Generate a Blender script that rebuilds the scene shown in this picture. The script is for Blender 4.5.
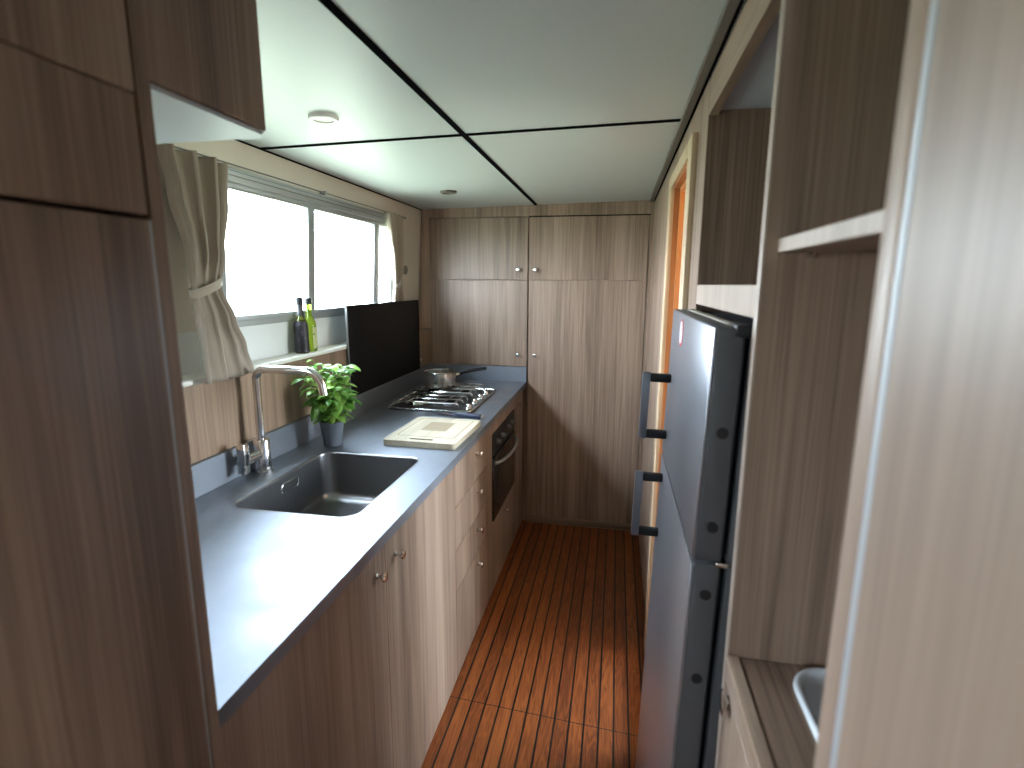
import bpy, bmesh, math, random
from mathutils import Vector, Matrix, Quaternion
for _o in list(bpy.data.objects): bpy.data.objects.remove(_o)
SC = bpy.context.scene
COL = SC.collection
rnd = random.Random(7)
PI = math.pi

# ---------------------------------------------------------------- camera
YAW, PIT, ROL, FPX = .19, .184, .0055, 539.0
def cam_rows():
    cy, sy = math.cos(YAW), math.sin(YAW); cp, sp = math.cos(PIT), math.sin(PIT); cr, sr = math.cos(ROL), math.sin(ROL)
    Rz = Matrix(((cy, sy, 0), (-sy, cy, 0), (0, 0, 1))); B = Matrix(((1, 0, 0), (0, 0, -1), (0, 1, 0)))
    Rx = Matrix(((1, 0, 0), (0, cp, -sp), (0, sp, cp))); Rr = Matrix(((cr, -sr, 0), (sr, cr, 0), (0, 0, 1)))
    return Rr @ Rx @ B @ Rz
_R = cam_rows()
cd = bpy.data.cameras.new('camera'); cam = bpy.data.objects.new('camera', cd); COL.objects.link(cam)
_m = Matrix((_R[0], -_R[1], -_R[2])).transposed().to_4x4(); _m.translation = (0, 0, 1.476)
cam.matrix_world = _m
cd.sensor_width = 36; cd.lens = FPX / 1024 * 36; cd.clip_start = .02
cd.dof.use_dof = True; cd.dof.focus_distance = 2.0; cd.dof.aperture_fstop = 3.2
SC.camera = cam

# ---------------------------------------------------------------- exposure, world, light
vs = SC.view_settings
SC.display_settings.display_device = 'sRGB'
vs.view_transform = 'Standard'; vs.look = 'None'; vs.gamma = 1.0; vs.use_curve_mapping = False
vs.exposure = 0.0
SC.cycles.use_denoising = True
SC.cycles.max_bounces = 10; SC.cycles.diffuse_bounces = 6; SC.cycles.transparent_max_bounces = 12
SC.cycles.sample_clamp_indirect = 8

SKY_STRENGTH = 46.0
W = bpy.data.worlds.new('world'); SC.world = W; W.use_nodes = True
nt = W.node_tree; nt.nodes.clear()
tc = nt.nodes.new('ShaderNodeTexCoord'); sx = nt.nodes.new('ShaderNodeSeparateXYZ'); mr = nt.nodes.new('ShaderNodeMapRange')
mr.inputs['From Min'].default_value = -1; mr.inputs['From Max'].default_value = 1
rp = nt.nodes.new('ShaderNodeValToRGB'); bg = nt.nodes.new('ShaderNodeBackground'); wo = nt.nodes.new('ShaderNodeOutputWorld')
e = rp.color_ramp.elements
e[0].position = 0.0; e[0].color = (.165, .195, .16, 1)
e[1].position = 1.0; e[1].color = (.74, .88, 1.06, 1)
for pos, c in ((.40, (.22, .262, .215, 1)), (.475, (.31, .36, .32, 1)), (.5, (.80, .90, 1.0, 1)), (.62, (.84, .96, 1.12, 1))):
    k = e.new(pos); k.color = c
L = nt.links.new
L(tc.outputs['Generated'], sx.inputs[0]); L(sx.outputs['Z'], mr.inputs['Value']); L(mr.outputs[0], rp.inputs['Fac'])
L(rp.outputs['Color'], bg.inputs['Color']); bg.inputs['Strength'].default_value = SKY_STRENGTH; L(bg.outputs[0], wo.inputs[0])

def area(name, loc, direction, w, h, portal=True, energy=0, color=(1, 1, 1), spread=None):
    d = bpy.data.lights.new(name, 'AREA'); d.shape = 'RECTANGLE'; d.size = w; d.size_y = h; d.energy = energy; d.color = color
    o = bpy.data.objects.new(name, d); COL.objects.link(o); o.location = loc
    o.rotation_euler = Vector(direction).to_track_quat('-Z', 'Z').to_euler()
    if portal: d.cycles.is_portal = True
    if spread: d.spread = spread
    return o
# daylight portals in the openings: galley window, the added near one, side-cabin window, the saloon glazing behind the viewer
area('portal_galley', (-1.235, 2.09, 1.57), (1, 0, 0), 1.32, .46)
area('portal_added_window', (-1.235, .81, 1.48), (1, 0, 0), .40, .34)
area('portal_cabin', (1.66, 2.275, 1.31), (-1, 0, 0), 1.15, .98)
area('portal_saloon_left', (-1.26, -1.575, 1.4), (1, 0, 0), 1.25, .7)

# warm lamp of the side cabin behind the doorway
ld = bpy.data.lights.new('cabin_lamp', 'POINT'); ld.energy = 8; ld.color = (1, .62, .30); ld.shadow_soft_size = .05
lo_ = bpy.data.objects.new('cabin_lamp', ld); COL.objects.link(lo_); lo_.location = (.62, 1.72, 1.70)

# ---------------------------------------------------------------- materials
def mat(name):
    m = bpy.data.materials.new(name); m.use_nodes = True
    return m, m.node_tree, m.node_tree.nodes['Principled BSDF']
def simple(name, col, rough=.5, metal=0.0, coat=0.0, trans=0.0, ior=1.45, noise=0.0, nscale=40, sheen=0.0, spec=.5, emis=None):
    m, t, b = mat(name)
    b.inputs['Base Color'].default_value = (*col, 1); b.inputs['Roughness'].default_value = rough; b.inputs['Metallic'].default_value = metal
    b.inputs['Coat Weight'].default_value = coat; b.inputs['Transmission Weight'].default_value = trans; b.inputs['IOR'].default_value = ior
    b.inputs['Sheen Weight'].default_value = sheen; b.inputs['Specular IOR Level'].default_value = spec
    if emis: b.inputs['Emission Color'].default_value = (*emis[0], 1); b.inputs['Emission Strength'].default_value = emis[1]
    if noise:
        n = t.nodes.new('ShaderNodeTexNoise'); n.inputs['Scale'].default_value = nscale; n.inputs['Detail'].default_value = 4
        c = t.nodes.new('ShaderNodeTexCoord'); t.links.new(c.outputs['Object'], n.inputs['Vector'])
        r = t.nodes.new('ShaderNodeMix'); r.data_type = 'RGBA'
        r.inputs[6].default_value = (*[v * (1 - noise) for v in col], 1); r.inputs[7].default_value = (*[min(1, v * (1 + noise)) for v in col], 1)
        t.links.new(n.outputs['Fac'], r.inputs[0]); t.links.new(r.outputs[2], b.inputs['Base Color'])
        bp = t.nodes.new('ShaderNodeBump'); bp.inputs['Strength'].default_value = .12; bp.inputs['Distance'].default_value = .002
        t.links.new(n.outputs['Fac'], bp.inputs['Height']); t.links.new(bp.outputs[0], b.inputs['Normal'])
    return m
def wood(name, dark, mid, light, axis='z', rough=.42, fine=1.0, spec=.5, coat=0.0):
    """streaky laminate: noise stretched along the grain axis, shifted per object"""
    m, t, b = mat(name); N = t.nodes.new; K = t.links.new
    c = N('ShaderNodeTexCoord'); oi = N('ShaderNodeObjectInfo'); ad = N('ShaderNodeVectorMath'); ad.operation = 'ADD'
    ml = N('ShaderNodeMath'); ml.operation = 'MULTIPLY'; ml.inputs[1].default_value = 17.0
    K(oi.outputs['Random'], ml.inputs[0]); K(c.outputs['Object'], ad.inputs[0]); K(ml.outputs[0], ad.inputs[1])
    def layer(across, along, detail, rgh=.55, dist=0.0):
        mp = N('ShaderNodeMapping'); s = [across] * 3; s['xyz'.index(axis)] = along; mp.inputs['Scale'].default_value = s
        n = N('ShaderNodeTexNoise'); n.inputs['Scale'].default_value = 1; n.inputs['Detail'].default_value = detail
        n.inputs['Roughness'].default_value = rgh; n.inputs['Distortion'].default_value = dist
        K(ad.outputs[0], mp.inputs[0]); K(mp.outputs[0], n.inputs['Vector']); return n.outputs['Fac']
    a = layer(8 * fine, .45, 4, .62, .5); f = layer(210 * fine, 3.0, 2); g = layer(52 * fine, 1.3, 3)
    def mix(x, y, w):
        q = N('ShaderNodeMix'); q.inputs[0].default_value = w; K(x, q.inputs[2]); K(y, q.inputs[3]); return q.outputs[0]
    v = mix(mix(a, g, .33), f, .24)
    r = N('ShaderNodeValToRGB'); el = r.color_ramp.elements
    el[0].position = .375; el[0].color = (*dark, 1); el[1].position = .635; el[1].color = (*light, 1)
    k = el.new(.5); k.color = (*mid, 1)
    K(v, r.inputs['Fac']); K(r.outputs['Color'], b.inputs['Base Color'])
    bp = N('ShaderNodeBump'); bp.inputs['Strength'].default_value = .15; bp.inputs['Distance'].default_value = .0008
    K(f, bp.inputs['Height']); K(bp.outputs[0], b.inputs['Normal'])
    b.inputs['Roughness'].default_value = rough; b.inputs['Specular IOR Level'].default_value = spec; b.inputs['Coat Weight'].default_value = coat
    return m
LD, LM, LL = (.130, .083, .057), (.262, .179, .130), (.40, .288, .215)
M_WOOD = wood('laminate_upright', LD, LM, LL)
M_WOODY = wood('laminate_along', LD, LM, LL, 'y')
M_WOODX = wood('laminate_across', LD, LM, LL, 'x')
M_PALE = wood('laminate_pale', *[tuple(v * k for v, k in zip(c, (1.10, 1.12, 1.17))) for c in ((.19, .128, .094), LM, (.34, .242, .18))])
M_TRIM = simple('ceiling_edge_strip', (.13, .11, .095), .5)
M_WARM = wood('laminate_panelling', (.16, .105, .07), (.26, .172, .115), (.36, .25, .17))
M_EDGE = wood('pale_edging', (.35, .27, .22), (.425, .335, .275), (.50, .40, .335))
M_CHERRY = wood('varnished_cherry', (.38, .15, .05), (.50, .21, .075), (.60, .28, .11), rough=.35)
M_CASING = wood('casing_ash', (.42, .30, .19), (.55, .41, .27), (.66, .52, .36))
M_CEIL = simple('ceiling_board', (.575, .62, .625), .42, noise=.05, nscale=220)
M_WALL = simple('cream_wall_lining', (.66, .61, .53), .6, noise=.04, nscale=120)
M_WHITE = simple('white_board', (.50, .54, .60), .5, noise=.03, nscale=150)
M_SILL = simple('white_sill', (.72, .70, .66), .45)
M_ALU = simple('grey_aluminium', (.42, .44, .45), .42, .6)
M_ALUD = simple('dark_aluminium', (.16, .16, .16), .5, .4)
M_BLACK = simple('black_gasket', (.006, .006, .007), .9, spec=.0)
M_CHROME = simple('chrome', (.82, .82, .83), .10, 1)
M_STEEL = simple('polished_steel', (.66, .65, .63), .2, 1)
M_PLASTIC = simple('black_plastic', (.012, .012, .014), .45, spec=.3)
M_GREY = simple('grey_plastic', (.10, .10, .105), .5)
M_CURT = simple('linen_curtain', (.33, .275, .22), .9, noise=.10, nscale=500, sheen=.3)
M_GLASSBLK = simple('oven_glass', (.012, .011, .010), .06, coat=.5)
M_CERAM = simple('grey_ceramic', (.62, .65, .68), .18, coat=.4)

def steel_top(name):
    m, t, b = mat(name); N = t.nodes.new; K = t.links.new
    c = N('ShaderNodeTexCoord')
    mp = N('ShaderNodeMapping'); mp.inputs['Scale'].default_value = (260, 5, 260); K(c.outputs['Object'], mp.inputs[0])
    n = N('ShaderNodeTexNoise'); n.inputs['Scale'].default_value = 1; n.inputs['Detail'].default_value = 3; K(mp.outputs[0], n.inputs['Vector'])
    n2 = N('ShaderNodeTexNoise'); n2.inputs['Scale'].default_value = 7; n2.inputs['Detail'].default_value = 6; n2.inputs['Roughness'].default_value = .65; K(c.outputs['Object'], n2.inputs['Vector'])
    r = N('ShaderNodeMapRange'); r.inputs['From Min'].default_value = .3; r.inputs['From Max'].default_value = .7; r.inputs['To Min'].default_value = .40; r.inputs['To Max'].default_value = .58
    K(n2.outputs['Fac'], r.inputs['Value']); K(r.outputs[0], b.inputs['Roughness'])
    bp = N('ShaderNodeBump'); bp.inputs['Strength'].default_value = .10; bp.inputs['Distance'].default_value = .0006
    K(n.outputs['Fac'], bp.inputs['Height']); K(bp.outputs[0], b.inputs['Normal'])
    b.inputs['Metallic'].default_value = 1; b.inputs['Base Color'].default_value = (.27, .29, .33, 1)
    return m
M_TOP = steel_top('brushed_steel')
M_SINK = simple('sink_steel', (.27, .27, .28), .30, 1, noise=.06, nscale=60)

def teak():
    m, t, b = mat('teak_and_caulk'); N = t.nodes.new; K = t.links.new
    def mth(op, x, y=None):
        q = N('ShaderNodeMath'); q.operation = op
        for i, v in enumerate((x, y)):
            if v is None: continue
            if isinstance(v, (int, float)): q.inputs[i].default_value = v
            else: K(v, q.inputs[i])
        return q.outputs[0]
    c = N('ShaderNodeTexCoord'); s = N('ShaderNodeSeparateXYZ'); K(c.outputs['Object'], s.inputs[0])
    u = mth('DIVIDE', mth('ADD', s.outputs['X'], 5.005), .05); idx = mth('FLOOR', u); fr = mth('FRACT', u)
    d = mth('ABSOLUTE', mth('SUBTRACT', fr, .5))            # .5 at the joint
    joint = mth('GREATER_THAN', d, .5 - .066)
    wn = N('ShaderNodeTexWhiteNoise'); wn.noise_dimensions = '1D'; K(idx, wn.inputs['W'])
    cb = N('ShaderNodeCombineXYZ'); K(mth('MULTIPLY', s.outputs['X'], 30), cb.inputs[0]); K(mth('ADD', mth('MULTIPLY', s.outputs['Y'], 2.2), mth('MULTIPLY', wn.outputs['Value'], 40)), cb.inputs[1]); K(mth('MULTIPLY', idx, 3.7), cb.inputs[2])
    n = N('ShaderNodeTexNoise'); n.inputs['Scale'].default_value = 1; n.inputs['Detail'].default_value = 2; n.inputs['Distortion'].default_value = 1.2; K(cb.outputs[0], n.inputs['Vector'])
    rings = mth('FRACT', mth('MULTIPLY', n.outputs['Fac'], 7.0))
    rings = mth('ABSOLUTE', mth('SUBTRACT', rings, .5))
    cb2 = N('ShaderNodeCombineXYZ'); K(mth('MULTIPLY', s.outputs['X'], 420), cb2.inputs[0]); K(mth('MULTIPLY', s.outputs['Y'], 9), cb2.inputs[1])
    n2 = N('ShaderNodeTexNoise'); n2.inputs['Scale'].default_value = 1; n2.inputs['Detail'].default_value = 3; K(cb2.outputs[0], n2.inputs['Vector'])
    v = mth('ADD', mth('ADD', mth('MULTIPLY', rings, .55), mth('MULTIPLY', n2.outputs['Fac'], .45)), mth('MULTIPLY', wn.outputs['Value'], .26))
    r = N('ShaderNodeValToRGB'); el = r.color_ramp.elements
    el[0].position = .18; el[0].color = (.095, .024, .008, 1); el[1].position = .85; el[1].color = (.37, .115, .028, 1)
    k = el.new(.45); k.color = (.20, .054, .013, 1); K(v, r.inputs['Fac'])
    line = mth('ABSOLUTE', mth('SUBTRACT', s.outputs['Y'], mth('ADD', 1.608, mth('MULTIPLY', s.outputs['X'], -.07))))
    hatch = mth('LESS_THAN', line, .0016)
    j = mth('MAXIMUM', joint, hatch)
    q = N('ShaderNodeMix'); q.data_type = 'RGBA'; K(j, q.inputs[0]); K(r.outputs['Color'], q.inputs[6]); q.inputs[7].default_value = (.004, .0035, .0035, 1)
    K(q.outputs[2], b.inputs['Base Color'])
    b.inputs['Roughness'].default_value = .45; b.inputs['Specular IOR Level'].default_value = .35
    bp = N('ShaderNodeBump'); bp.inputs['Strength'].default_value = .4; bp.inputs['Distance'].default_value = .001; bp.invert = True
    K(j, bp.inputs['Height']); K(bp.outputs[0], b.inputs['Normal'])
    return m
M_TEAK = teak()
def glazing():
    m = bpy.data.materials.new('window_glass'); m.use_nodes = True; t = m.node_tree; t.nodes.clear()
    o = t.nodes.new('ShaderNodeOutputMaterial'); a = t.nodes.new('ShaderNodeBsdfTransparent'); g = t.nodes.new('ShaderNodeBsdfGlossy'); g.inputs['Roughness'].default_value = .02
    x = t.nodes.new('ShaderNodeMixShader'); f = t.nodes.new('ShaderNodeFresnel'); f.inputs['IOR'].default_value = 1.3
    a.inputs['Color'].default_value = (.97, .99, .98, 1)
    gm = t.nodes.new('ShaderNodeNewGeometry'); iv = t.nodes.new('ShaderNodeMath'); iv.operation = 'SUBTRACT'; iv.inputs[0].default_value = 1; ml = t.nodes.new('ShaderNodeMath'); ml.operation = 'MULTIPLY'
    t.links.new(gm.outputs['Backfacing'], iv.inputs[1]); t.links.new(f.outputs[0], ml.inputs[0]); t.links.new(iv.outputs[0], ml.inputs[1])
    t.links.new(ml.outputs[0], x.inputs[0]); t.links.new(a.outputs[0], x.inputs[1]); t.links.new(g.outputs[0], x.inputs[2]); t.links.new(x.outputs[0], o.inputs[0])
    return m
M_PANE = glazing()

# ---------------------------------------------------------------- mesh helpers
ORG = {}
def org(o):
    return ORG.get(o.name, Vector((0, 0, 0))) if o else Vector((0, 0, 0))
class MB:
    def __init__(s): s.bm = bmesh.new()
    def box(s, x0, x1, y0, y1, z0, z1, bev=0.0, seg=2, mtx=None):
        M = Matrix.Translation(((x0 + x1) / 2, (y0 + y1) / 2, (z0 + z1) / 2)) @ Matrix.Diagonal((abs(x1 - x0), abs(y1 - y0), abs(z1 - z0), 1))
        if mtx is not None: M = mtx @ M
        r = bmesh.ops.create_cube(s.bm, size=1, matrix=M)
        if bev:
            ed = list({e for v in r['verts'] for e in v.link_edges})
            bmesh.ops.bevel(s.bm, geom=ed, offset=bev, segments=seg, profile=.5, affect='EDGES')
        return s
    def lathe(s, prof, seg=28, mtx=None, cap=True):
        """prof: (r, z) pairs about the z axis, bottom to top"""
        M = mtx or Matrix(); rings = []
        for r, z in prof:
            rings.append([s.bm.verts.new(M @ Vector((r * math.cos(2 * PI * i / seg), r * math.sin(2 * PI * i / seg), z))) for i in range(seg)])
        for a, b in zip(rings, rings[1:]):
            for i in range(seg): s.bm.faces.new((a[i], a[(i + 1) % seg], b[(i + 1) % seg], b[i]))
        if cap:
            s.bm.faces.new(rings[0][::-1]); s.bm.faces.new(rings[-1])
        return s
    def tube(s, pts, r, seg=12, cap=True, closed=False):
        pts = [Vector(p) for p in pts]; n = len(pts); rr = r if isinstance(r, (list, tuple)) else [r] * n
        tang = []
        for i in range(n):
            a = pts[(i - 1) % n] if (closed or i > 0) else pts[i]; b = pts[(i + 1) % n] if (closed or i < n - 1) else pts[i]
            tang.append((b - a).normalized())
        up = Vector((0, 0, 1)) if abs(tang[0].z) < .9 else Vector((1, 0, 0))
        nrm = tang[0].cross(up).normalized(); rings = []
        for i in range(n):
            if i: 
                q = tang[i - 1].rotation_difference(tang[i]); nrm = (q @ nrm).normalized()
            bi = tang[i].cross(nrm)
            rings.append([s.bm.verts.new(pts[i] + rr[i] * (math.cos(2 * PI * k / seg) * nrm + math.sin(2 * PI * k / seg) * bi)) for k in range(seg)])
        pairs = list(zip(rings, rings[1:])) + ([(rings[-1], rings[0])] if closed else [])
        for a, b in pairs:
            for k in range(seg): s.bm.faces.new((a[k], a[(k + 1) % seg], b[(k + 1) % seg], b[k]))
        if cap and not closed: s.bm.faces.new(rings[0][::-1]); s.bm.faces.new(rings[-1])
        return s
    def loft(s, loops, close_last=False, close_first=False):
        R = [[s.bm.verts.new(Vector(p)) for p in lp] for lp in loops]; n = len(R[0])
        for a, b in zip(R, R[1:]):
            for i in range(n): s.bm.faces.new((a[i], a[(i + 1) % n], b[(i + 1) % n], b[i]))
        if close_last: s.bm.faces.new(R[-1])
        if close_first: s.bm.faces.new(R[0][::-1])
        return s
    def plate(s, outer, holes, z0, z1):
        """flat slab with holes; outlines are 2-D loops"""
        for z in (z1, z0):
            ed = []
            for lp in [outer] + holes:
                vs_ = [s.bm.verts.new((p[0], p[1], z)) for p in lp]
                ed += [s.bm.edges.new((vs_[i], vs_[(i + 1) % len(vs_)])) for i in range(len(vs_))]
            bmesh.ops.triangle_fill(s.bm, use_beauty=True, use_dissolve=False, edges=ed)
        for lp in [outer] + holes:
            s.loft([[(p[0], p[1], z0) for p in lp], [(p[0], p[1], z1) for p in lp]])
        bmesh.ops.remove_doubles(s.bm, verts=s.bm.verts, dist=1e-6)
        return s
    def grid(s, rows):
        R = [[s.bm.verts.new(Vector(p)) for p in row] for row in rows]
        for a, b in zip(R, R[1:]):
            for i in range(len(a) - 1): s.bm.faces.new((a[i], a[i + 1], b[i + 1], b[i]))
        return s
    def warp(s, fn):
        for v in s.bm.verts: v.co = Vector(fn(v.co))
        return s
    def build(s, name, m, parent=None, kind=None, label=None, angle=35, normals=True, mats=None):
        off = org(parent)
        if normals: bmesh.ops.recalc_face_normals(s.bm, faces=s.bm.faces)
        for v in s.bm.verts: v.co -= off
        me = bpy.data.meshes.new(name); s.bm.to_mesh(me); s.bm.free()
        me.materials.append(m)
        for p in me.polygons: p.use_smooth = True
        me.set_sharp_from_angle(angle=math.radians(angle))
        o = bpy.data.objects.new(name, me); COL.objects.link(o)
        if parent: o.parent = parent
        ORG[o.name] = off.copy()
        if kind: o['kind'] = kind
        if label: o['label'] = label
        return o
def thing(name, loc, label, cat, group=None):
    o = bpy.data.objects.new(name, None); COL.objects.link(o); o.location = loc; o.empty_display_size = .05
    ORG[o.name] = Vector(loc); o['label'] = label; o['category'] = cat
    if group: o['group'] = group
    return o
def struct(name, mb, m, **k): return mb.build(name, m, None, 'structure', **k)
def rrect(x0, x1, y0, y1, r, seg=6):
    pts = []
    for cx, cy, a0 in ((x1 - r, y1 - r, 0), (x0 + r, y1 - r, 90), (x0 + r, y0 + r, 180), (x1 - r, y0 + r, 270)):
        for i in range(seg + 1):
            a = math.radians(a0 + 90 * i / seg); pts.append((cx + r * math.cos(a), cy + r * math.sin(a)))
    return pts
def toward(loc, d): return Matrix.Translation(loc) @ Vector(d).to_track_quat('Z', 'Y').to_matrix().to_4x4()
KNOB = [(.0075, 0), (.0075, .002), (.0045, .005), (.0045, .011), (.0085, .014), (.0125, .018), (.0130, .022), (.011, .025), (.006, .0265)]
def knob(parent, loc, d, s=1.0, name='knob'):
    return MB().lathe([(r * s, z * s) for r, z in KNOB], 20, toward(loc, d)).build(name, M_CHROME, parent)
def lx(z): return -1.155 - (1.9 - z) * .06                        # the hull side leans in towards the roof
def lean(p): return (p[0] + lx(p[2]), p[1], p[2])
def cz(x): return 1.902 + (x + 1.155) * .0187                      # the roof rises a little towards the aisle
def roof(p): return (p[0], p[1], p[2] + cz(p[0]))

# ================================================================ the setting
struct('floor', MB().box(-1.3, 1.7, -3.1, 3.25, -.05, 0), M_TEAK)
# hull side with the galley window opening, an unseen one added for light, and a saloon opening
wl = MB()
WY0, WY1, WZ0, WZ1 = 1.44, 2.74, 1.335, 1.815
NY0, NY1, NZ0, NZ1 = .60, 1.02, 1.31, 1.64
SY0, SY1, SZ0, SZ1 = -2.2, -.95, 1.05, 1.75
for y0, y1, z0, z1 in ((-3.1, SY0, 0, 1.96), (SY0, SY1, 0, SZ0), (SY0, SY1, SZ1, 1.96), (SY1, NY0, 0, 1.96), (NY0, NY1, 0, NZ0), (NY0, NY1, NZ1, 1.96), (NY1, WY0, 0, 1.96), (WY0, WY1, 0, WZ0), (WY0, WY1, WZ1, 1.96), (WY1, 3.25, 0, 1.96)):
    wl.box(-.05, 0, y0, y1, z0, z1)
struct('wall_left', wl.warp(lean), M_WALL)
struct('wall_far', MB().box(-1.3, 1.7, 3.165, 3.25, 0, 1.97), M_WOOD)
wb = MB()
wb.box(-1.3, 1.7, -3.1, -3.0, 0, 1.97)
struct('wall_back', wb, M_WALL)
wr = MB()
CY0, CY1, CZ0, CZ1 = 1.70, 2.85, .82, 1.80
for y0, y1, z0, z1 in ((-3.1, CY0, 0, 1.97), (CY0, CY1, 0, CZ0), (CY0, CY1, CZ1, 1.97), (CY1, 3.25, 0, 1.97)):
    wr.box(1.6, 1.65, y0, y1, z0, z1)
struct('wall_right_hull', wr, M_WALL)
# aisle wall on the right with the doorway (opening y 1.55-2.01)
DY0, DY1, DZ = 1.55, 2.012, 1.805
wa = MB()
wa.box(.18, .215, 1.345, DY0, 0, 1.97).box(.18, .215, DY1, 3.17, 0, 1.97).box(.18, .215, DY0, DY1, DZ, 1.97)
struct('wall_right', wa, M_WOOD)
struct('wall_bulkhead', MB().box(.75, 1.62, 1.33, 1.36, 0, 1.97).box(.78, 1.62, -.40, -.35, 0, 1.97), M_WALL)
# roof panels, dark joint battens, edge trim
cg = MB()
XS = (-1.30, -.472, .175, 1.70); YS = (-3.1, .35, 1.665, 3.25)
for i in range(3):
    for j in range(3):
        g = .007
        cg.box(XS[i] + (g if i else 0), XS[i + 1] - (g if i < 2 else 0), YS[j] + (g if j else 0), YS[j + 1] - (g if j < 2 else 0), 0, .03, .002, 1)
struct('ceiling', cg.warp(roof), M_CEIL)
tb = MB().box(-.480, -.464, -3.1, 3.147, -.003, .028)
struct('trim_1', tb.warp(roof), M_BLACK)
tb = MB()
for y in YS[1:3]: tb.box(-1.155, -.481, y - .009, y + .009, -.003, .028).box(-.463, .163, y - .009, y + .009, -.003, .028)
struct('trim_2', tb.warp(roof), M_BLACK)
struct('trim_3', MB().box(.152, .172, -.4, 3.147, -.010, .02, .002, 1).warp(roof), M_TRIM)
struct('trim_4', MB().box(.172, .1795, -.4, 3.147, -.006, .02).warp(roof), M_BLACK)
struct('trim_5', MB().box(-1.16, -1.149, .5, 3.147, -.004, .006).warp(roof), M_BLACK)
# wood panelling and sill under the window
struct('trim_6', MB().box(-1.150, -1.112, .542, 3.145, .86, 1.205), M_WARM)
struct('trim_7', MB().box(-1.215, -1.107, .9, 2.93, 1.203, 1.217, .003), M_SILL)

struct('trim_8', MB().box(-.002, .004, 1.16, 2.93, 1.215, 1.336).warp(lean), simple('white_lining', (.74, .76, .76), .5, noise=.02))

# galley window: frame, sashes, panes
def window(name, y0, y1, z0, z1, mull, fn, x0, w=.035):
    f = MB()
    f.box(x0 - .030, x0 + .012, y0, y1, z1 - w, z1, .003).box(x0 - .030, x0 + .012, y0, y1, z0, z0 + w, .003)
    f.box(x0 - .030, x0 + .012, y0, y0 + w, z0 + w, z1 - w, .003).box(x0 - .030, x0 + .012, y1 - w, y1, z0 + w, z1 - w, .003)
    root = struct(name, f.warp(fn), M_ALU)
    s = MB()
    for m_ in mull: s.box(x0 - .022, x0 + .006, m_ - .023, m_ + .023, z0 + w, z1 - w, .003)
    if mull: s.warp(fn).build('mullion', M_ALU, root)
    ys = [y0 + w] + list(mull) + [y1 - w]
    for a, b in zip(ys, ys[1:]):
        MB().box(x0 - .012, x0 - .008, a, b, z0 + w, z1 - w).warp(fn).build('pane', M_PANE, root)
    return root
win = window('window_1', WY0, WY1, WZ0, WZ1, (1.957, 2.545), lean, 0)
MB().box(-.03, .008, WY0, WY1, 1.752, 1.79).box(-.002, .016, WY0 - .01, WY1 + .012, 1.772, 1.812, .004).box(-.002, .010, WY0 - .01, WY1 + .012, 1.757, 1.770, .002).warp(lean).build('head_rail', M_ALU, win)
MB().box(.012, .0175, WY0 - .01, WY1 + .012, 1.789, 1.7915).box(.012, .0175, WY0 - .01, WY1 + .012, 1.803, 1.8045).warp(lean).build('rail_groove', M_ALUD, win)
MB().box(-.004, .014, WY0, WY1, 1.352, 1.372, .003).warp(lean).build('bottom_rail', M_ALU, win)
MB().box(-.012, .004, 2.515, 2.522, 1.38, 1.755).warp(lean).build('guide_rail', M_ALUD, win)
ident = lambda p: p
window('window_2', SY0, SY1, SZ0, SZ1, (-1.55,), lean, 0)
window('window_4_added', NY0, NY1, NZ0, NZ1, (), lean, 0)  # unseen window, added to brighten the near panel and worktop
window('window_3', CY0, CY1, CZ0, CZ1, (), ident, 1.63)

# door casing and jambs of the side doorway
d = struct('door_1', MB().box(.178, .235, DY1 - .004, DY1 + .02, .0, DZ + .02).box(.178, .235, DY0 - .02, DY0 + .004, 0, DZ + .02).box(.178, .235, DY0, DY1, DZ - .004, DZ + .02), M_CHERRY)
cs = MB().box(.165, .182, DY1 - .002, 2.092, 0, 1.845, .002).box(.165, .182, 1.475, DY0 + .002, 0, 1.845, .002).box(.165, .182, DY0 + .002, DY1 - .002, DZ - .002, 1.845, .002)
cs.build('casing', M_CASING, d)
MB().box(.196, .32, DY1 - .018, DY1 + .004, 0, DZ).box(.196, .32, DY0 - .004, DY0 + .018, 0, DZ).box(.196, .32, DY0, DY1, DZ - .018, DZ + .004).build('door_stop', M_CHERRY, d)
MB().box(.168, .32, DY0, DY1, 0, .075, .003).build('threshold', M_CHERRY, d)

# ================================================================ far wall cupboards
FY = 3.145
t = thing('wall_cupboard', (-.85, FY, .99), 'grey-brown wood cupboard above the end of the steel worktop, beside the window', 'cupboard')
MB().box(-1.20, -1.108, FY + .002, FY + .03, .86, 1.905).warp(lambda p: (max(p[0], lx(p[2]) - .0) if p[0] < -1.15 else p[0], p[1], p[2])).box(-1.108, -.512, FY, FY + .02, 1.853, 1.912).build('carcass', M_WOOD, t)
for z0, z1 in ((1.499, 1.848), (.992, 1.496)):
    dr = MB().box(-1.104, -.515, FY - .004, FY + .016, z0, z1, .0012, 1).build('door', M_WOOD, t)
    knob(dr, (-.566, FY - .004, 1.554 if z0 > 1.3 else 1.060), (0, -1, 0))
t = thing('tall_cupboard', (-.17, FY, 0), 'tall grey-brown wood cupboard filling the end of the aisle', 'cupboard')
MB().box(-.512, .18, FY, FY + .02, 1.855, 1.925).box(.160, .18, FY - .001, FY + .02, 0, 1.855).box(-.512, .18, FY + .006, FY + .02, 0, .045).build('carcass', M_WOOD, t)
MB().box(-.508, .158, FY - .002, FY + .01, 0, .042, .001, 1).build('plinth', M_WOODX, t)
MB().box(-.512, .18, FY + .004, FY + .008, 1.848, 1.856).build('shadow_gap', M_BLACK, t)
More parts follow.
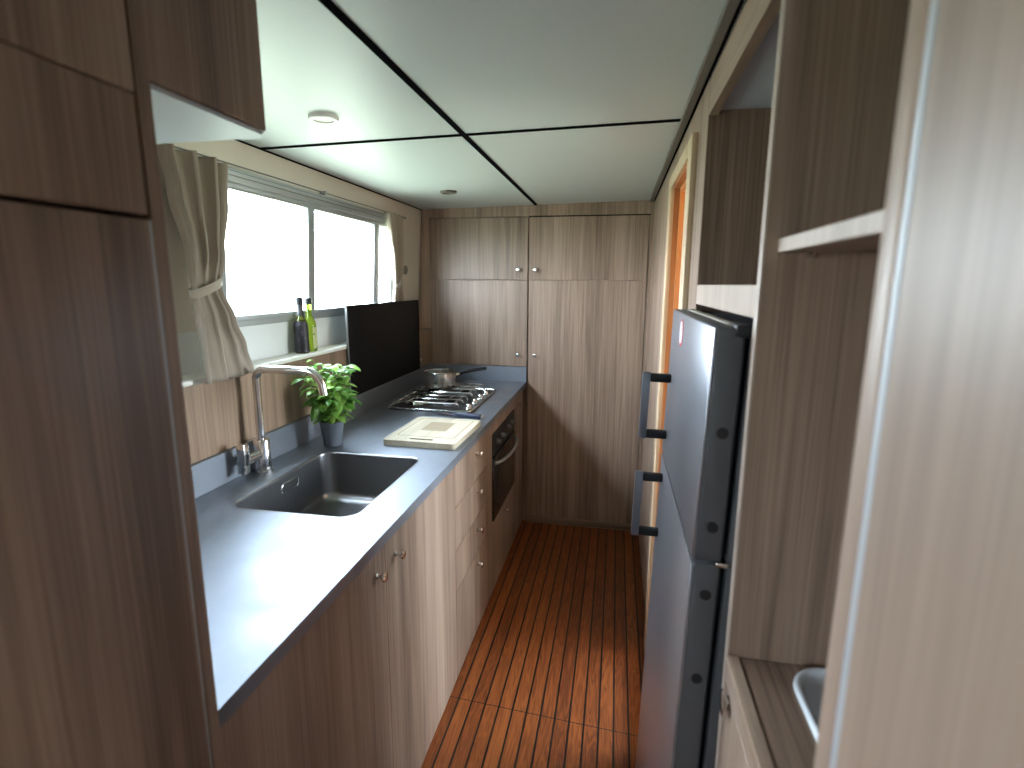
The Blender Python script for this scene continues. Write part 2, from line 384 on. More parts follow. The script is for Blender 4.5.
for z0, z1 in ((1.499, 1.848), (.046, 1.496)):
    dr = MB().box(-.508, .155, FY - .004, FY + .016, z0, z1, .0012, 1).build('door', M_WOOD, t)
    knob(dr, (-.464, FY - .004, 1.554 if z0 > 1.3 else 1.060), (0, -1, 0))

# ================================================================ left base units
FX = -.535
def unit(name, y0, y1, label, cat='kitchen cabinet', hole=None):
    t = thing(name, (-.80, (y0 + y1) / 2, 0), label, cat)
    c = MB()
    c.box(-1.09, FX - .018, y0 + .001, y0 + .017, 0, .868).box(-1.09, FX - .018, y1 - .017, y1 - .001, 0, .868)
    c.box(-1.09, FX - .018, y0 + .017, y1 - .017, 0, .02).box(-1.09, -1.075, y0 + .017, y1 - .017, .02, .868)
    c.build('carcass', M_WOOD, t)
    return t
def front(t, y0, y1, z0, z1, name='door', m=None):
    return MB().box(FX - .018, FX, y0 + .0012, y1 - .0012, z0, z1, .0012, 1).build(name, m or M_WOOD, t)
t = unit('sink_cabinet', .545, 1.727, 'wood base cabinet with two knobbed doors below the sink')
a = front(t, .545, 1.143, .012, .866); knob(a, (FX, 1.092, .792), (1, 0, 0))
a = front(t, 1.143, 1.727, .012, .866); knob(a, (FX, 1.203, .792), (1, 0, 0))
t = unit('drawer_cabinet', 1.727, 2.20, 'narrow wood base cabinet with a column of four knobbed drawers')
for z0, z1 in ((.69, .866), (.527, .687), (.364, .524), (.012, .361)):
    a = front(t, 1.727, 2.20, z0, z1, 'drawer'); knob(a, (FX, 2.027, {.69: .80, .527: .638, .364: .47, .012: .315}[z0]), (1, 0, 0))
t = unit('oven_cabinet', 2.20, 2.93, 'wood base cabinet built around the black oven')
MB().box(FX - .018, FX, 2.2012, 2.306, .012, .866, .0012, 1).box(FX - .018, FX, 2.842, 2.9288, .012, .866, .0012, 1).box(FX - .018, FX, 2.306, 2.842, .80, .866).box(FX - .018, FX, 2.306, 2.842, .352, .374).build('front_frame', M_WOOD, t)
a = front(t, 2.306, 2.842, .012, .350, 'drawer'); knob(a, (FX, 2.575, .325), (1, 0, 0))
t = unit('corner_cabinet', 2.93, 3.12, 'slim wood base cabinet in the corner between oven and end cupboard')
a = front(t, 2.93, 3.02, .012, .866, 'filler'); knob(a, (FX, 2.955, .80), (1, 0, 0), .7)
a = front(t, 3.02, 3.12, .012, .866, 'door')
# oven
t = thing('oven', (-.80, 2.574, .376), 'black glass built-in oven with a bowed metal handle', 'oven')
MB().box(-1.0, FX - .02, 2.312, 2.836, .378, .796).build('body', M_PLASTIC, t)
MB().box(FX - .020, FX + .004, 2.309, 2.839, .69, .797, .002).build('control_panel', M_PLASTIC, t)
od = MB().box(FX - .020, FX + .008, 2.309, 2.839, .377, .685, .003).build('door', M_GLASSBLK, t)
h = []
for i in range(17):
    u = i / 16; h.append((FX + .008 + .045 * math.sin(PI * u) ** .6, 2.335 + .48 * u, .655))
MB().tube(h, .008, 10).build('handle', M_ALU, od)
for y in (2.40, 2.50, 2.66, 2.76):
    MB().lathe([(.016, 0), (.016, .003), (.012, .006), (.011, .018), (.009, .02)], 18, toward((FX + .004, y, .745), (1, 0, 0))).build('knob', M_GREY, t)

# ================================================================ worktop with sink
t = thing('worktop', (-.81, 1.84, .9), 'long brushed stainless steel worktop under the window with a welded-in sink', 'worktop')
SKX0, SKX1, SKY0, SKY1 = -.980, -.622, 1.158, 1.645
hole = rrect(SKX0, SKX1, SKY0, SKY1, .045, 7)
MB().plate([(-1.112, .545), (-.514, .545), (-.514, 3.142), (-1.112, 3.142)], [hole], .871, .9).build('top', M_TOP, t, angle=25)
def ring(inset, z, r):
    return [(p[0], p[1], z) for p in rrect(SKX0 + inset, SKX1 - inset, SKY0 + inset, SKY1 - inset, r, 7)]
loops = [ring(-.0035, .9004, .0485), ring(0, .9012, .045), ring(.003, .899, .043), ring(.004, .893, .042), ring(.008, .76, .045), ring(.012, .744, .05), ring(.022, .733, .055), ring(.04, .728, .05), ring(.12, .724, .03)]
sk = MB().loft(loops, close_last=True).build('sink_bowl', M_SINK, t, angle=60)
MB().lathe([(.040, 0), (.040, .003), (.034, .0035), (.030, .001)], 28, Matrix.Translation((-.80, 1.40, .7245))).build('drain', M_STEEL, sk)
ov = [(-.9752, p[0], p[1]) for p in rrect(1.385, 1.475, .842, .872, .0149, 6)]
MB().tube(ov, .0018, 8, closed=True).build('overflow_rim', M_CHROME, sk)
MB().box(-1.112, -1.097, .545, 3.142, .9, .992, .0015, 1).build('backsplash', M_TOP, t)
MB().box(-1.097, -.514, 3.128, 3.142, .9, .99, .0015, 1).build('end_splash', M_TOP, t)

# tap
TPX, TPY = -1.060, 1.425
t = thing('kitchen_tap', (TPX, TPY, .9), 'chrome mixer tap with a square arched spout behind the sink', 'tap')
MB().lathe([(.030, 0), (.030, .004), (.025, .006), (.025, .098), (.023, .101), (.014, .102)], 28, Matrix.Translation((TPX, TPY, .9005))).build('body', M_CHROME, t)
sp = [(TPX, TPY, .995), (TPX, TPY, 1.10), (TPX, TPY, 1.188)]
for i in range(1, 8):
    a = PI / 2 * i / 7; sp.append((TPX + .032 * (1 - math.cos(a)), TPY, 1.188 + .032 * math.sin(a)))
sp += [(-.95, TPY, 1.22), (-.895, TPY, 1.22)]
for i in range(1, 10):
    a = math.radians(84) * i / 9; sp.append((-.895 + .052 * math.sin(a), TPY, 1.22 - .052 * (1 - math.cos(a))))
sp += [(-.840, TPY, 1.150)]
MB().tube(sp, .0122, 16).build('spout', M_CHROME, t)
MB().lathe([(.0165, 0), (.0165, .052), (.014, .055)], 22, toward((TPX, TPY - .02, .957), (0, -1, 0))).build('lever_axle', M_STEEL, t)
MB().box(TPX - .014, TPX + .014, TPY - .098, TPY - .073, .920, 1.010, .004).build('lever', M_CHROME, t)

# ================================================================ basil in a pot
PX, PY = -.985, 1.715
t = thing('potted_basil', (PX, PY, .9), 'bushy green basil plant in a dark grey pot behind the sink', 'plant')
MB().lathe([(.030, 0), (.032, .002), (.0405, .082), (.043, .083), (.043, .092), (.039, .092), (.037, .07)], 30, Matrix.Translation((PX, PY, .9005))).build('pot', simple('slate_pot', (.085, .10, .125), .5), t)
MB().lathe([(.0375, 0), (.03, .004), (.01, .006)], 20, Matrix.Translation((PX, PY, .972))).build('soil', simple('soil', (.03, .02, .015), .95), t)
def leafmat():
    m, tt, b = mat('basil_leaf'); g = tt.nodes.new('ShaderNodeNewGeometry'); r = tt.nodes.new('ShaderNodeValToRGB')
    r.color_ramp.elements[0].color = (.07, .22, .03, 1); r.color_ramp.elements[1].color = (.36, .58, .13, 1)
    tt.links.new(g.outputs['Random Per Island'], r.inputs['Fac']); tt.links.new(r.outputs['Color'], b.inputs['Base Color'])
    b.inputs['Roughness'].default_value = .35
    tr = tt.nodes.new('ShaderNodeBsdfTranslucent'); tt.links.new(r.outputs['Color'], tr.inputs['Color']); mx = tt.nodes.new('ShaderNodeMixShader'); mx.inputs[0].default_value = .35
    o = tt.nodes['Material Output']; tt.links.new(b.outputs[0], mx.inputs[1]); tt.links.new(tr.outputs[0], mx.inputs[2]); tt.links.new(mx.outputs[0], o.inputs[0])
    return m
M_LEAF = leafmat()
st, lf = MB(), MB()
def leaf(mb, base, d, ln, wd, droop):
    d = Vector(d).normalized(); side = d.cross(Vector((0, 0, 1)));
    if side.length < .1: side = Vector((1, 0, 0))
    side.normalize(); up = side.cross(d); rows = []
    for i in range(7):
        u = i / 6; w_ = wd * .5 * math.sin(PI * min(1, u * .97 + .03)) ** .75 * (1 - .25 * u); c = Vector(base) + d * ln * u - Vector((0, 0, 1)) * droop * ln * u * u + up * .14 * ln * math.sin(PI * u)
        rows.append([c + side * w_ * k / 2 + up * (-.22 * w_ * (1 if k else 0) + .18 * w_ * (abs(k) == 1)) for k in (-2, -1, 0, 1, 2)])
    mb.grid(rows)
for i in range(34):
    a = rnd.uniform(0, 2 * PI); r0 = .025 * math.sqrt(rnd.random()); el = rnd.uniform(.03, .85)
    hgt = rnd.uniform(.085, .222); rad = r0 + el * .085 * (hgt / .15)
    b0 = Vector((PX + r0 * math.cos(a), PY + r0 * math.sin(a), .972)); tip = Vector((PX + rad * math.cos(a), PY + rad * math.sin(a), .975 + hgt))
    mid = (b0 + tip) / 2 + Vector((0, 0, .02))
    st.tube([b0, mid, tip], [.0022, .0018, .0012], 6)
    for q in range(11):
        u = .22 + .78 * q / 10; p = b0.lerp(mid, u * 2) if u < .5 else mid.lerp(tip, u * 2 - 1)
        aa = a + q * 2.4 + rnd.uniform(-.5, .5); ln = rnd.uniform(.034, .060) * (.8 + .35 * u)
        out = Vector((math.cos(aa), math.sin(aa), rnd.uniform(-.25, .5)))
        leaf(lf, p, out, ln, ln * rnd.uniform(.55, .72), rnd.uniform(.1, .6))
st.build('stems', simple('basil_stem', (.20, .33, .08), .5), t)
def inwall(p): return (max(p[0], -1.095), p[1], p[2])
lf.warp(inwall).build('foliage', M_LEAF, t, angle=180, normals=False)

# ================================================================ bottles on the sill
def bottle(loc, label, glass, cap, lab, foil, h, r, arc):
    t = thing('oil_bottle', loc, label, 'bottle', 'oil bottles on the window sill')
    S = .82; T = Matrix.Translation(loc) @ Matrix.Scale(S, 4)
    prof = [(r * .85, 0), (r, .004), (r, .118), (r * .95, .132), (r * .66, .154), (.0130, .170), (.0118, .215), (.0125, .217), (.0125, .235)]
    MB().lathe(prof, 28, T).build('glass', glass, t)
    a0, a1 = arc; n = 24; 
    bands = ((r, .006), (r, .118), (r * .95, .132), (r * .80, .144)) if foil else ((r, .012), (r, .113))
    MB().grid([[(loc[0] + S * (R_ + .0006) * math.cos(a0 + (a1 - a0) * k / n), loc[1] + S * (R_ + .0006) * math.sin(a0 + (a1 - a0) * k / n), loc[2] + S * z) for k in range(n + 1)] for R_, z in bands]).build('paper_label', lab, t)
    MB().lathe([(.0142, .218), (.0150, .220), (.0150, h - .001), (.0135, h)], 20, T).build('cap', cap, t)
    if foil: MB().lathe([(.0150, .168), (.0142, .172), (.0136, .216), (.0132, .218)], 20, T, cap=False).build('neck_sleeve', foil, t)
    return t
def marked(name, base, ink, sc):
    m, tt, b = mat(name); c = tt.nodes.new('ShaderNodeTexCoord'); mp = tt.nodes.new('ShaderNodeMapping'); mp.inputs['Scale'].default_value = sc
    n = tt.nodes.new('ShaderNodeTexNoise'); n.inputs['Scale'].default_value = 1; n.inputs['Detail'].default_value = 1
    r = tt.nodes.new('ShaderNodeValToRGB'); r.color_ramp.interpolation = 'CONSTANT'; r.color_ramp.elements[0].color = (*base, 1); r.color_ramp.elements[1].color = (*ink, 1); r.color_ramp.elements[1].position = .60
    tt.links.new(c.outputs['Object'], mp.inputs[0]); tt.links.new(mp.outputs[0], n.inputs['Vector']); tt.links.new(n.outputs['Fac'], r.inputs[0]); tt.links.new(r.outputs[0], b.inputs['Base Color']); b.inputs['Roughness'].default_value = .5
    return m
bottle((-1.148, 1.818, 1.217), 'dark bottle with a purple-black label and black cap, nearer of two on the window sill', simple('dark_oil_glass', (.30, .32, .03), .05, trans=.9, ior=1.4), M_PLASTIC, marked('purple_label', (.009, .007, .013), (.05, .035, .055), (120, 120, 60)), simple('black_foil', (.02, .02, .02), .4), .252, .031, (-3.1, 3.1))
bottle((-1.150, 1.880, 1.217), 'bright green oil bottle with a pale label, farther of two on the window sill', simple('green_oil_glass', (.42, .60, .05), .05, trans=.9, ior=1.35), M_PLASTIC, marked('green_label', (.52, .55, .26), (.16, .22, .06), (120, 120, 50)), None, .246, .030, (-.6, 1.9))

# ================================================================ black panel by the hob
t = thing('splash_panel', (-1.103, 2.50, .992), 'large upright black panel on the backsplash behind the hob', 'splash panel')
MB().box(-1.107, -1.098, 2.084, 2.912, .9925, 1.384, .0012, 1).build('board', wood('black_ash', (.002, .002, .003), (.004, .0045, .006), (.008, .009, .012), rough=.45, spec=.10), t)
MB().box(-1.1075, -1.0975, 2.078, 2.0845, .9925, 1.384, .001, 1).build('edge_strip', M_ALUD, t)
for y in (2.100, 2.925):
    for z in (1.045, 1.125):
        MB().lathe([(.0075, 0), (.0075, .004), (.006, .007)], 16, toward((-1.100, y, z), (1, 0, 0))).build('fixing', M_STEEL, t)
        if y > 2.5: MB().box(-1.104, -1.098, 2.905, 2.925, z - .005, z + .005).build('fixing_plate', M_STEEL, t)

# ================================================================ gas hob
HX0, HX1, HY0, HY1 = -1.03, -.628, 2.285, 2.815
t = thing('gas_hob', (-.83, 2.55, .9), 'four-burner gas hob with chrome pan supports set in the worktop', 'hob')
lo = rrect(HX0, HX1, HY0, HY1, .02, 4); li = rrect(HX0 + .012, HX1 - .012, HY0 + .012, HY1 - .012, .015, 4)
MB().loft([[(p[0], p[1], .9005) for p in lo], [(p[0], p[1], .9085) for p in lo], [(p[0], p[1], .9075) for p in li], [(p[0], p[1], .9035) for p in li]], close_last=True).build('tray', simple('hob_black', (.012, .012, .014), .32), t)
rm = MB(); rm.tube([(p[0], p[1], .9075) for p in lo], .0035, 8, closed=True); rm.build('tray_rim', M_STEEL, t)
for bx, by, s in ((-.935, 2.42, 1.0), (-.935, 2.67, .8), (-.765, 2.42, .7), (-.765, 2.67, .9)):
    b = MB().lathe([(.050 * s, 0), (.052 * s, .002), (.045 * s, .006), (.040 * s, .012), (.038 * s, .013)], 26, Matrix.Translation((bx, by, .9036))).build('burner', M_STEEL if by < 2.5 and bx < -.85 else M_GREY, t)
    MB().lathe([(.033 * s, 0), (.034 * s, .003), (.030 * s, .006), (.01, .007)], 26, Matrix.Translation((bx, by, .9166))).build('burner_cap', M_BLACK, b)
for y0, y1 in ((2.305, 2.537), (2.553, 2.795)):
    g = MB(); z = .938
    for k in range(4):
        y = y0 + (y1 - y0) * k / 3
        g.tube([(HX0 + .022, y, .905), (HX0 + .022, y, z - .008), (HX0 + .030, y, z), (-.70, y, z), (-.692, y, z - .008), (-.692, y, .905)], .0029, 8)
    for x in (HX0 + .045, -.935, -.85, -.765, -.715):
        g.tube([(x, y0, z - .001), (x, y1, z - .001)], .0026, 8)
    g.build('pan_support', M_CHROME, t)
for y in (2.36, 2.47, 2.58, 2.69):
    MB().lathe([(.017, 0), (.0175, .003), (.0150, .006), (.0140, .020), (.012, .0225)], 22, Matrix.Translation((-.658, y, .9036))).build('knob', M_CHROME, t)

# saucepan
SX, SYY, SZ = -.892, 2.655, .9425
t = thing('saucepan', (SX, SYY, SZ), 'small steel saucepan with a black handle on the hob', 'saucepan')
MB().lathe([(.072, 0), (.079, .004), (.081, .012), (.081, .078), (.085, .082), (.084, .084), (.079, .080), (.079, .014), (.074, .006)], 40, Matrix.Translation((SX, SYY, SZ))).build('pan_body', M_STEEL, t)
hd = Vector((.90, .42, 0)).normalized(); p0 = Vector((SX, SYY, SZ + .062)) + hd * .079
MB().tube([p0, p0 + hd * .014 + Vector((0, 0, .002)), p0 + hd * .024 + Vector((0, 0, .004))], [.010, .009, .008], 12).build('ferrule', M_STEEL, t)
MB().tube([p0 + hd * .022 + Vector((0, 0, .004)), p0 + hd * .05 + Vector((0, 0, .014)), p0 + hd * .10 + Vector((0, 0, .022)), p0 + hd * .165 + Vector((0, 0, .028))], [.009, .0085, .0095, .0075], 12).build('handle', M_PLASTIC, t)

# chopping board
t = thing('chopping_board', (-.673, 1.926, .9), 'pale bamboo chopping board with a slot handle on the steel worktop', 'chopping board')
M_BAM = wood('bamboo', (.38, .32, .23), (.46, .40, .30), (.54, .48, .37), 'y', rough=.5, fine=2)
M_BAMD = wood('bamboo_inlay', (.22, .165, .10), (.28, .215, .135), (.34, .265, .175), 'x', rough=.5, fine=4)
Rb = Matrix.Rotation(math.radians(-1.6), 4, 'Z'); Cb = Vector((-.673, 1.926, 0))
def bd(p): q = Rb @ Vector((p[0], p[1], 0)); return (q.x + Cb.x, q.y + Cb.y, p[2])
MB().plate(rrect(-.137, .137, -.176, .176, .014, 5), [rrect(-.046, .046, -.150, -.133, .0083, 5)], .9005, .921).warp(bd).build('board', M_BAM, t)
gr = MB(); gr.plate(rrect(-.112, .112, -.108, .158, .012, 4), [rrect(-.108, .108, -.104, .154, .010, 4)], .9208, .9213)
gr.warp(bd).build('juice_groove', simple('groove_brown', (.30, .23, .15), .7), t)
MB().plate(rrect(-.052, .050, -.022, .104, .002, 2), [], .9208, .9213).warp(bd).build('end_grain_inlay', M_BAMD, t)
# knife between board and hob
t = thing('kitchen_knife', (-.68, 2.20, .9), 'kitchen knife with a dark blue handle lying between chopping board and hob', 'knife')
Kd = lambda p: ((Matrix.Rotation(math.radians(-13), 3, 'Z') @ Vector(p)) + Vector((-.690, 2.222, 0)))
MB().box(.012, .140, -.011, .011, .901, .921, .006, 3).warp(Kd).build('handle', simple('navy_handle', (.012, .015, .04), .35), t)
MB().box(.140, .146, -.010, .010, .902, .920, .003).warp(Kd).build('end_cap', M_STEEL, t)
bl = [(-.205, .010), (-.16, -.006), (-.10, -.013), (.018, -.015), (.018, .011)]
MB().loft([[(x, y, .9085) for x, y in bl], [(x, y, .9105) for x, y in bl]], True, True).warp(Kd).build('blade', simple('dark_steel_blade', (.22, .23, .32), .22, 1), t)

# ================================================================ curtains
def curtain(rows, nf, ph, side=1):
    """rows: (z, y0, y1, x, fold depth); pleated cloth with thickness"""
    n = nf * 10; out = []
    import bisect
    zs = [r[0] for r in rows]
    steps = 48
    for i in range(steps + 1):
        z = rows[0][0] + (rows[-1][0] - rows[0][0]) * i / steps
        for a, b in zip(rows, rows[1:]):
            if a[0] >= z >= b[0] - 1e-9:
                u = (a[0] - z) / (a[0] - b[0]); u = u * u * (3 - 2 * u) if (a[3] == a[3]) else u
                q = [a[k] + (b[k] - a[k]) * u for k in range(5)]; break
        row = []
        for k in range(n + 1):
            v = k / n; w_ = math.sin(v * nf * 2 * PI + ph + .7 * math.sin(3.1 * v + ph)) + .35 * math.sin(v * nf * 4.3 * PI + 1.3 + 2.2 * z)
            row.append((q[3] + q[4] * w_ , q[1] + (q[2] - q[1]) * v + q[4] * .45 * math.cos(v * nf * 2 * PI + ph), z))
        out.append(row)
    return out
def hang(name, rows, nf, ph, label, tie):
    t = thing(name, (rows[0][3], (rows[0][1] + rows[0][2]) / 2, rows[-1][0]), label, 'curtain', 'tied-back linen curtains at the window')
    g = MB().grid(curtain(rows, nf, ph)); c = g.build('cloth', M_CURT, t, angle=180, normals=False)
    sm = c.modifiers.new('thick', 'SOLIDIFY'); sm.thickness = .0025; sm.offset = 0
    y0, y1, x, z, dx = tie
    pts = [(x + dx * math.cos(2 * PI * i / 28), (y0 + y1) / 2 + (y1 - y0) / 2 * math.sin(2 * PI * i / 28)) for i in range(28)]
    tb = MB().loft([[(px, py, z - .013 + .020 * math.sin(2 * PI * i / 28)) for i, (px, py) in enumerate(pts)], [(px * 1.0, py, z + .011 + .020 * math.sin(2 * PI * i / 28)) for i, (px, py) in enumerate(pts)]]).build('tieback', M_CURT, t, angle=180, normals=False)
    sm = tb.modifiers.new('thick', 'SOLIDIFY'); sm.thickness = .003
    return t
hang('curtain', [(1.808, 1.205, 1.422, -1.112, .026), (1.70, 1.225, 1.412, -1.112, .024), (1.56, 1.262, 1.385, -1.110, .018), (1.46, 1.258, 1.362, -1.104, .010), (1.37, 1.252, 1.390, -1.094, .016), (1.29, 1.240, 1.415, -1.082, .012), (1.205, 1.240, 1.440, -1.078, .008)], 3, .4,
     'beige linen curtain tied back at the near end of the window, hanging over the sill', (1.252, 1.366, -1.104, 1.463, .024))
hang('curtain', [(1.818, 2.575, 2.735, -1.120, .016), (1.70, 2.605, 2.735, -1.120, .015), (1.58, 2.640, 2.738, -1.122, .013), (1.47, 2.655, 2.732, -1.126, .010), (1.38, 2.630, 2.738, -1.126, .012), (1.235, 2.62, 2.742, -1.126, .011)], 3, 1.2,
     'beige linen curtain tied back at the far end of the window, behind the black panel', (2.650, 2.736, -1.126, 1.475, .020))
t = thing('curtain_wire', (-1.14, 2.05, 1.82), 'thin metal curtain wire stretched above the window', 'curtain wire')
MB().tube([(-1.138, 1.20, 1.819), (-1.138, 2.86, 1.822)], .0022, 8).build('wire', M_ALUD, t)
for y in (1.21, 2.03, 2.85): MB().box(-1.162, -1.134, y - .005, y + .005, 1.814, 1.828, .002).build('bracket', M_ALU, t)
t = thing('wall_button', (-1.172, 2.915, 1.548), 'small round dark grey fitting on the wall beside the far curtain', 'wall fitting')
MB().lathe([(.026, 0), (.026, .005), (.022, .009), (.012, .010)], 26, toward((lx(1.548), 2.915, 1.548), (1, 0, -.06))).build('disc', simple('taupe_button', (.16, .145, .13), .5), t)

# ================================================================ downlights
def downlight(x, y, label, m, lens):
    z = cz(x); t = thing('ceiling_downlight', (x, y, z), label, 'ceiling light', 'recessed ceiling downlights')
    T = Matrix.Translation((x, y, z)) @ Matrix.Rotation(-.0187, 4, 'Y') @ Matrix.Rotation(PI, 4, 'X')
    MB().lathe([(.039, -.0002), (.039, .007), (.036, .010), (.027, .010), (.025, .006)], 34, T, cap=False).build('bezel', m, t)
    MB().lathe([(.0255, .004), (.0255, .0065), (.012, .0075)], 30, T).build('lens', lens, t)
downlight(-.785, 1.412, 'white round downlight in the near left ceiling panel', simple('white_bezel', (.82, .82, .80), .4), simple('frosted_lens', (.85, .85, .83), .5))
downlight(-.812, 2.592, 'dark round downlight in the far left ceiling panel', simple('dark_bezel', (.16, .14, .12), .35, .7), simple('dark_lens', (.10, .09, .08), .3))  # bezel and lens darker than on the near fitting

# ================================================================ near left tall cabinet and overhead cabinet
TX = -.5
t = thing('larder_cabinet', (-.80, .12, 0), 'tall dark brown wood cabinet at the left, nearest the viewer', 'tall cabinet')
MB().box(-1.14, TX - .001, .524, .5415, 0, 1.90).box(-1.14, TX - .02, -.30, -.282, 0, 1.90).box(-1.14, -1.12, -.282, .524, 0, 1.90).box(-1.12, TX - .02, -.282, .524, 1.86, 1.90).box(-1.12, TX - .02, -.282, .524, 0, .05).build('carcass', M_WOOD, t)
dr = MB().box(TX - .019, TX, -.30, .5195, .02, 1.5415, .0015, 1).build('door', M_WOOD, t)
MB().lathe([(r * .9, z * .8) for r, z in KNOB], 18, toward((TX, .497, .855), (1, 0, 0))).build('knob', simple('bronze', (.30, .22, .15), .3, 1), dr)
MB().box(TX - .019, TX, -.30, .5195, 1.5465, 1.6675, .0015, 1).build('flap', M_WOOD, t)
MB().box(TX - .019, TX, -.30, .5195, 1.669, 1.904, .0008, 1).build('door', M_WOOD, t)
MB().box(TX - .016, TX + .0012, .518, .5215, .02, 1.5415, .001, 1).build('door_edging', M_ALU, dr)
OX, OY1, OZ = -.55, .818, 1.700
t = thing('overhead_cabinet', (-.88, .72, OZ), 'wood overhead cabinet with a white underside, at the upper left over the worktop', 'wall cabinet')
MB().plate([(-1.145, .5435), (OX - .0, .5435)] + [(OX - .025 + .025 * math.cos(a * PI / 12), OY1 - .025 + .025 * math.sin(a * PI / 12)) for a in range(0, 7)] + [(-1.145, OY1)], [], OZ, OZ + .006).build('base_board', M_WHITE, t)
MB().box(-1.14, OX - .006, .5435, OY1 - .004, OZ + .006, 1.902).build('carcass', M_WOOD, t)
MB().box(OX - .006, OX + .003, .5435, OY1 - .010, OZ + .007, 1.9035, .0015, 1).build('door', M_WOOD, t)

# ================================================================ right side: fridge housing
t = thing('fridge_housing', (.46, 1.055, 0), 'tall wood housing with an open niche above the fridge', 'tall cabinet')
MB().box(.182, .76, .757, .772, 0, 1.915, .0008, 1).build('side_panel', M_WOOD, t)
MB().box(.1795, .1825, .7565, .7725, 0, 1.915, .0012).build('edge_band', M_EDGE, t, label='pale edge band')
MB().box(.18, .76, 1.3265, 1.3445, 0, 1.915, .001, 1).build('side_panel', M_WOOD, t)
MB().box(.18, .198, .7725, 1.3265, 1.432, 1.476, .001, 1).build('fascia', M_EDGE, t)
MB().box(.198, .74, .7725, 1.3265, 1.458, 1.475).build('niche_shelf', M_WOODY, t)
MB().box(.18, .200, .7725, 1.3265, 1.840, 1.915, .001, 1).build('top_rail', M_WOODY, t)
MB().box(.200, .74, .7725, 1.3265, 1.850, 1.865).build('niche_ceiling', M_WHITE, t)
MB().box(.74, .76, .7725, 1.3265, 0, 1.915).build('back_panel', M_WOOD, t)
# fridge: stands very slightly out of plumb
FRX = .40
t = thing('fridge_freezer', (FRX, 1.058, 0), 'grey two-door fridge freezer with bar handles on the right', 'fridge')
M_FRF = simple('fridge_door_silver', (.30, .31, .345), .30, .85, noise=.03, nscale=300)
M_FRS = simple('fridge_side_grey', (.075, .077, .085), .5, .1, noise=.05, nscale=300)
fy0, fy1 = .792, 1.324
MB().box(.152, .67, fy0 + .003, fy1 - .004, .03, 1.408, .003).build('body', M_FRS, t)
for z0, z1, hz, dots in ((1.060, 1.412, (1.106, 1.266), (1.26, 1.115)), (.045, 1.054, (.857, 1.022), (1.005, .86))):
    dr = MB().box(.104, .1445, fy0, 1.358, z0, z1, .005, 3).build('door', M_FRS, t)
    MB().box(.1005, .106, fy0 + .001, 1.357, z0 + .001, z1 - .001, .0022, 2).build('door_skin', M_FRF, dr)
    ha = MB().box(.036, .054, 1.278, 1.294, hz[0], hz[1], .002).build('handle', simple('handle_steel', (.20, .22, .26), .35, .8), dr)
    for z in (hz[0] + .012, hz[1] - .012):
        MB().box(.053, .101, 1.277, 1.295, z - .010, z + .010, .004).build('handle_mount', M_PLASTIC, ha)
    for z in dots:
        MB().lathe([(.0085, 0), (.0085, .0012), (.006, .0018)], 18, toward((.126, fy0, z), (0, -1, 0))).build('screw_cap', M_PLASTIC, dr)
    MB().box(.1445, .152, fy0 + .012, fy1 - .012, z0 + .01, z1 - .01).build('door_seal', M_BLACK, dr)
MB().box(.128, .20, fy0 - .004, fy0 + .05, 1.398, 1.417, .005).build('hinge_cover', M_PLASTIC, t)
MB().box(.128, .1425, fy0 + .06, fy1 - .002, 1.4115, 1.4145, .001, 1).build('door_cap', simple('buff_plastic', (.36, .33, .28), .5), t)
MB().box(.135, .175, fy0 - .003, fy0 + .03, 1.053, 1.0605, .002).build('hinge', M_STEEL, t)
sk = MB().lathe([(.0285, 0), (.0285, .0007)], 30, toward((.1003, 1.160, 1.372), (-1, 0, 0))).build('round_sticker', simple('sticker_red', (.62, .05, .08), .4), t)
MB().lathe([(.0225, 0), (.0225, .0006)], 30, toward((.0997, 1.160, 1.372), (-1, 0, 0))).build('sticker_face', simple('sticker_white', (.86, .80, .86), .4), sk)
mk = MB(); mk.box(.0986, .0992, 1.155, 1.165, 1.358, 1.378).box(.0986, .0992, 1.150, 1.170, 1.378, 1.382).box(.0986, .0992, 1.157, 1.163, 1.383, 1.389)
mk.build('sticker_mark', simple('sticker_ink', (.42, .38, .52), .5), sk)
t.rotation_euler = (0, math.radians(1.35), 0)

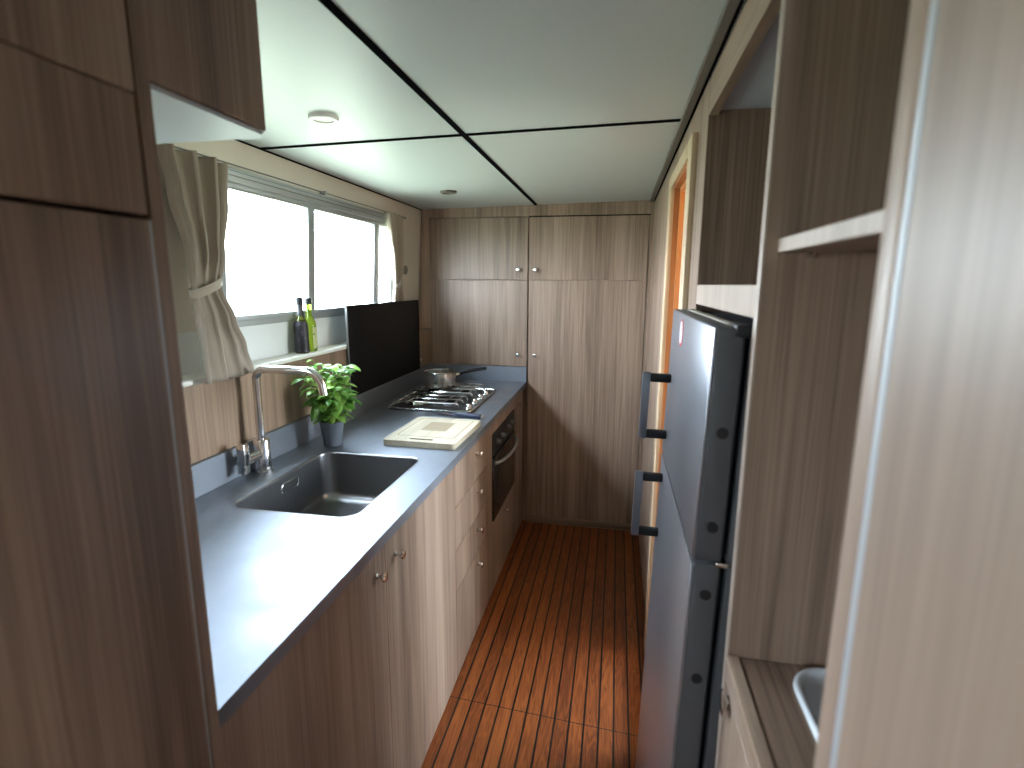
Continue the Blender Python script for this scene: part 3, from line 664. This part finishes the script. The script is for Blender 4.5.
# ================================================================ right side: washbasin alcove
t = thing('alcove_shelf', (.45, .59, 1.518), 'pale-edged wood shelf fixed above the washbasin', 'shelf')
MB().box(.200, .74, .44, .7565, 1.517, 1.533, .001, 1).build('shelf_board', M_WOODY, t)
MB().box(.197, .201, .44, .7565, 1.5165, 1.5335, .001, 1).build('front_edge', M_EDGE, t, label='pale front edge')
MB().lathe([(.004, 0), (.004, .012), (.003, .014)], 12, toward((.235, .7565, 1.513), (0, -1, 0))).build('shelf_pin', M_CHROME, t)
t = thing('vanity_cabinet', (.46, .59, 0), 'low wood washbasin cabinet with a raised front lip, at the lower right', 'cabinet')
MB().box(.198, .74, .436, .452, .0, .915).box(.198, .74, .7405, .7565, .0, .915).box(.198, .74, .452, .7405, .05, .066).box(.724, .74, .452, .7405, .066, .915).build('carcass', M_WOOD, t)
BX0, BX1, BY0, BY1 = .262, .60, .465, .741
MB().plate([(.196, .436), (.74, .436), (.74, .7565), (.196, .7565)], [rrect(BX0, BX1, BY0, BY1, .045, 6)], .9155, .938).build('top', M_WOODY, t)
MB().box(.179, .1955, .436, .7565, .9, .9405, .0012).build('front_lip', M_WOODY, t)
a = MB().box(.180, .198, .438, .7555, .05, .897, .001, 1).build('door', M_WOOD, t)
MB().lathe([(r * 1.15, z * .42) for r, z in KNOB], 24, toward((.180, .724, .886), (-1, 0, 0))).warp(lambda p: (p[0], p[1], .886 + (p[2] - .886) * 1.3)).build('knob', M_CHROME, a)
t = thing('washbasin', (.43, .61, .938), 'pale grey ceramic washbasin sunk in the wood top behind the near right panel', 'washbasin')
def br(i, z, r): return [(p[0], p[1], z) for p in rrect(BX0 + i, BX1 - i, BY0 + i, BY1 - i, r, 6)]
MB().loft([br(-.007, .9385, .050), br(-.007, .943, .050), br(-.004, .946, .048), br(.0, .9455, .045), br(.004, .940, .043), br(.016, .87, .05), br(.03, .838, .055), br(.06, .826, .05), br(.11, .823, .02)], True).build('bowl', M_CERAM, t, angle=60)
MB().lathe([(.0055, 0), (.0055, .002)], 14, toward((.33, .7305, .905), (0, -1, .15))).build('overflow_hole', M_BLACK, t)
MB().box(.76, .78, -.36, 1.345, 0, 1.93).build('wall_alcove_back', M_WOOD, None, 'structure')
# near right tall cupboard / partition
t = thing('side_cupboard', (.46, .04, 0), 'tall pale wood panel of the cupboard filling the right edge, nearest the viewer', 'tall cabinet')
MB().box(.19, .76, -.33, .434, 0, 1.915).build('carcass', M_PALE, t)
MB().box(.1792, .192, .3970, .4055, 0, 1.915, .001, 1).build('edge_strip', simple('painted_edge_highlight', (.40, .41, .43), .5, .3), t)  # pale strip painting the window's reflection along the rounded edge
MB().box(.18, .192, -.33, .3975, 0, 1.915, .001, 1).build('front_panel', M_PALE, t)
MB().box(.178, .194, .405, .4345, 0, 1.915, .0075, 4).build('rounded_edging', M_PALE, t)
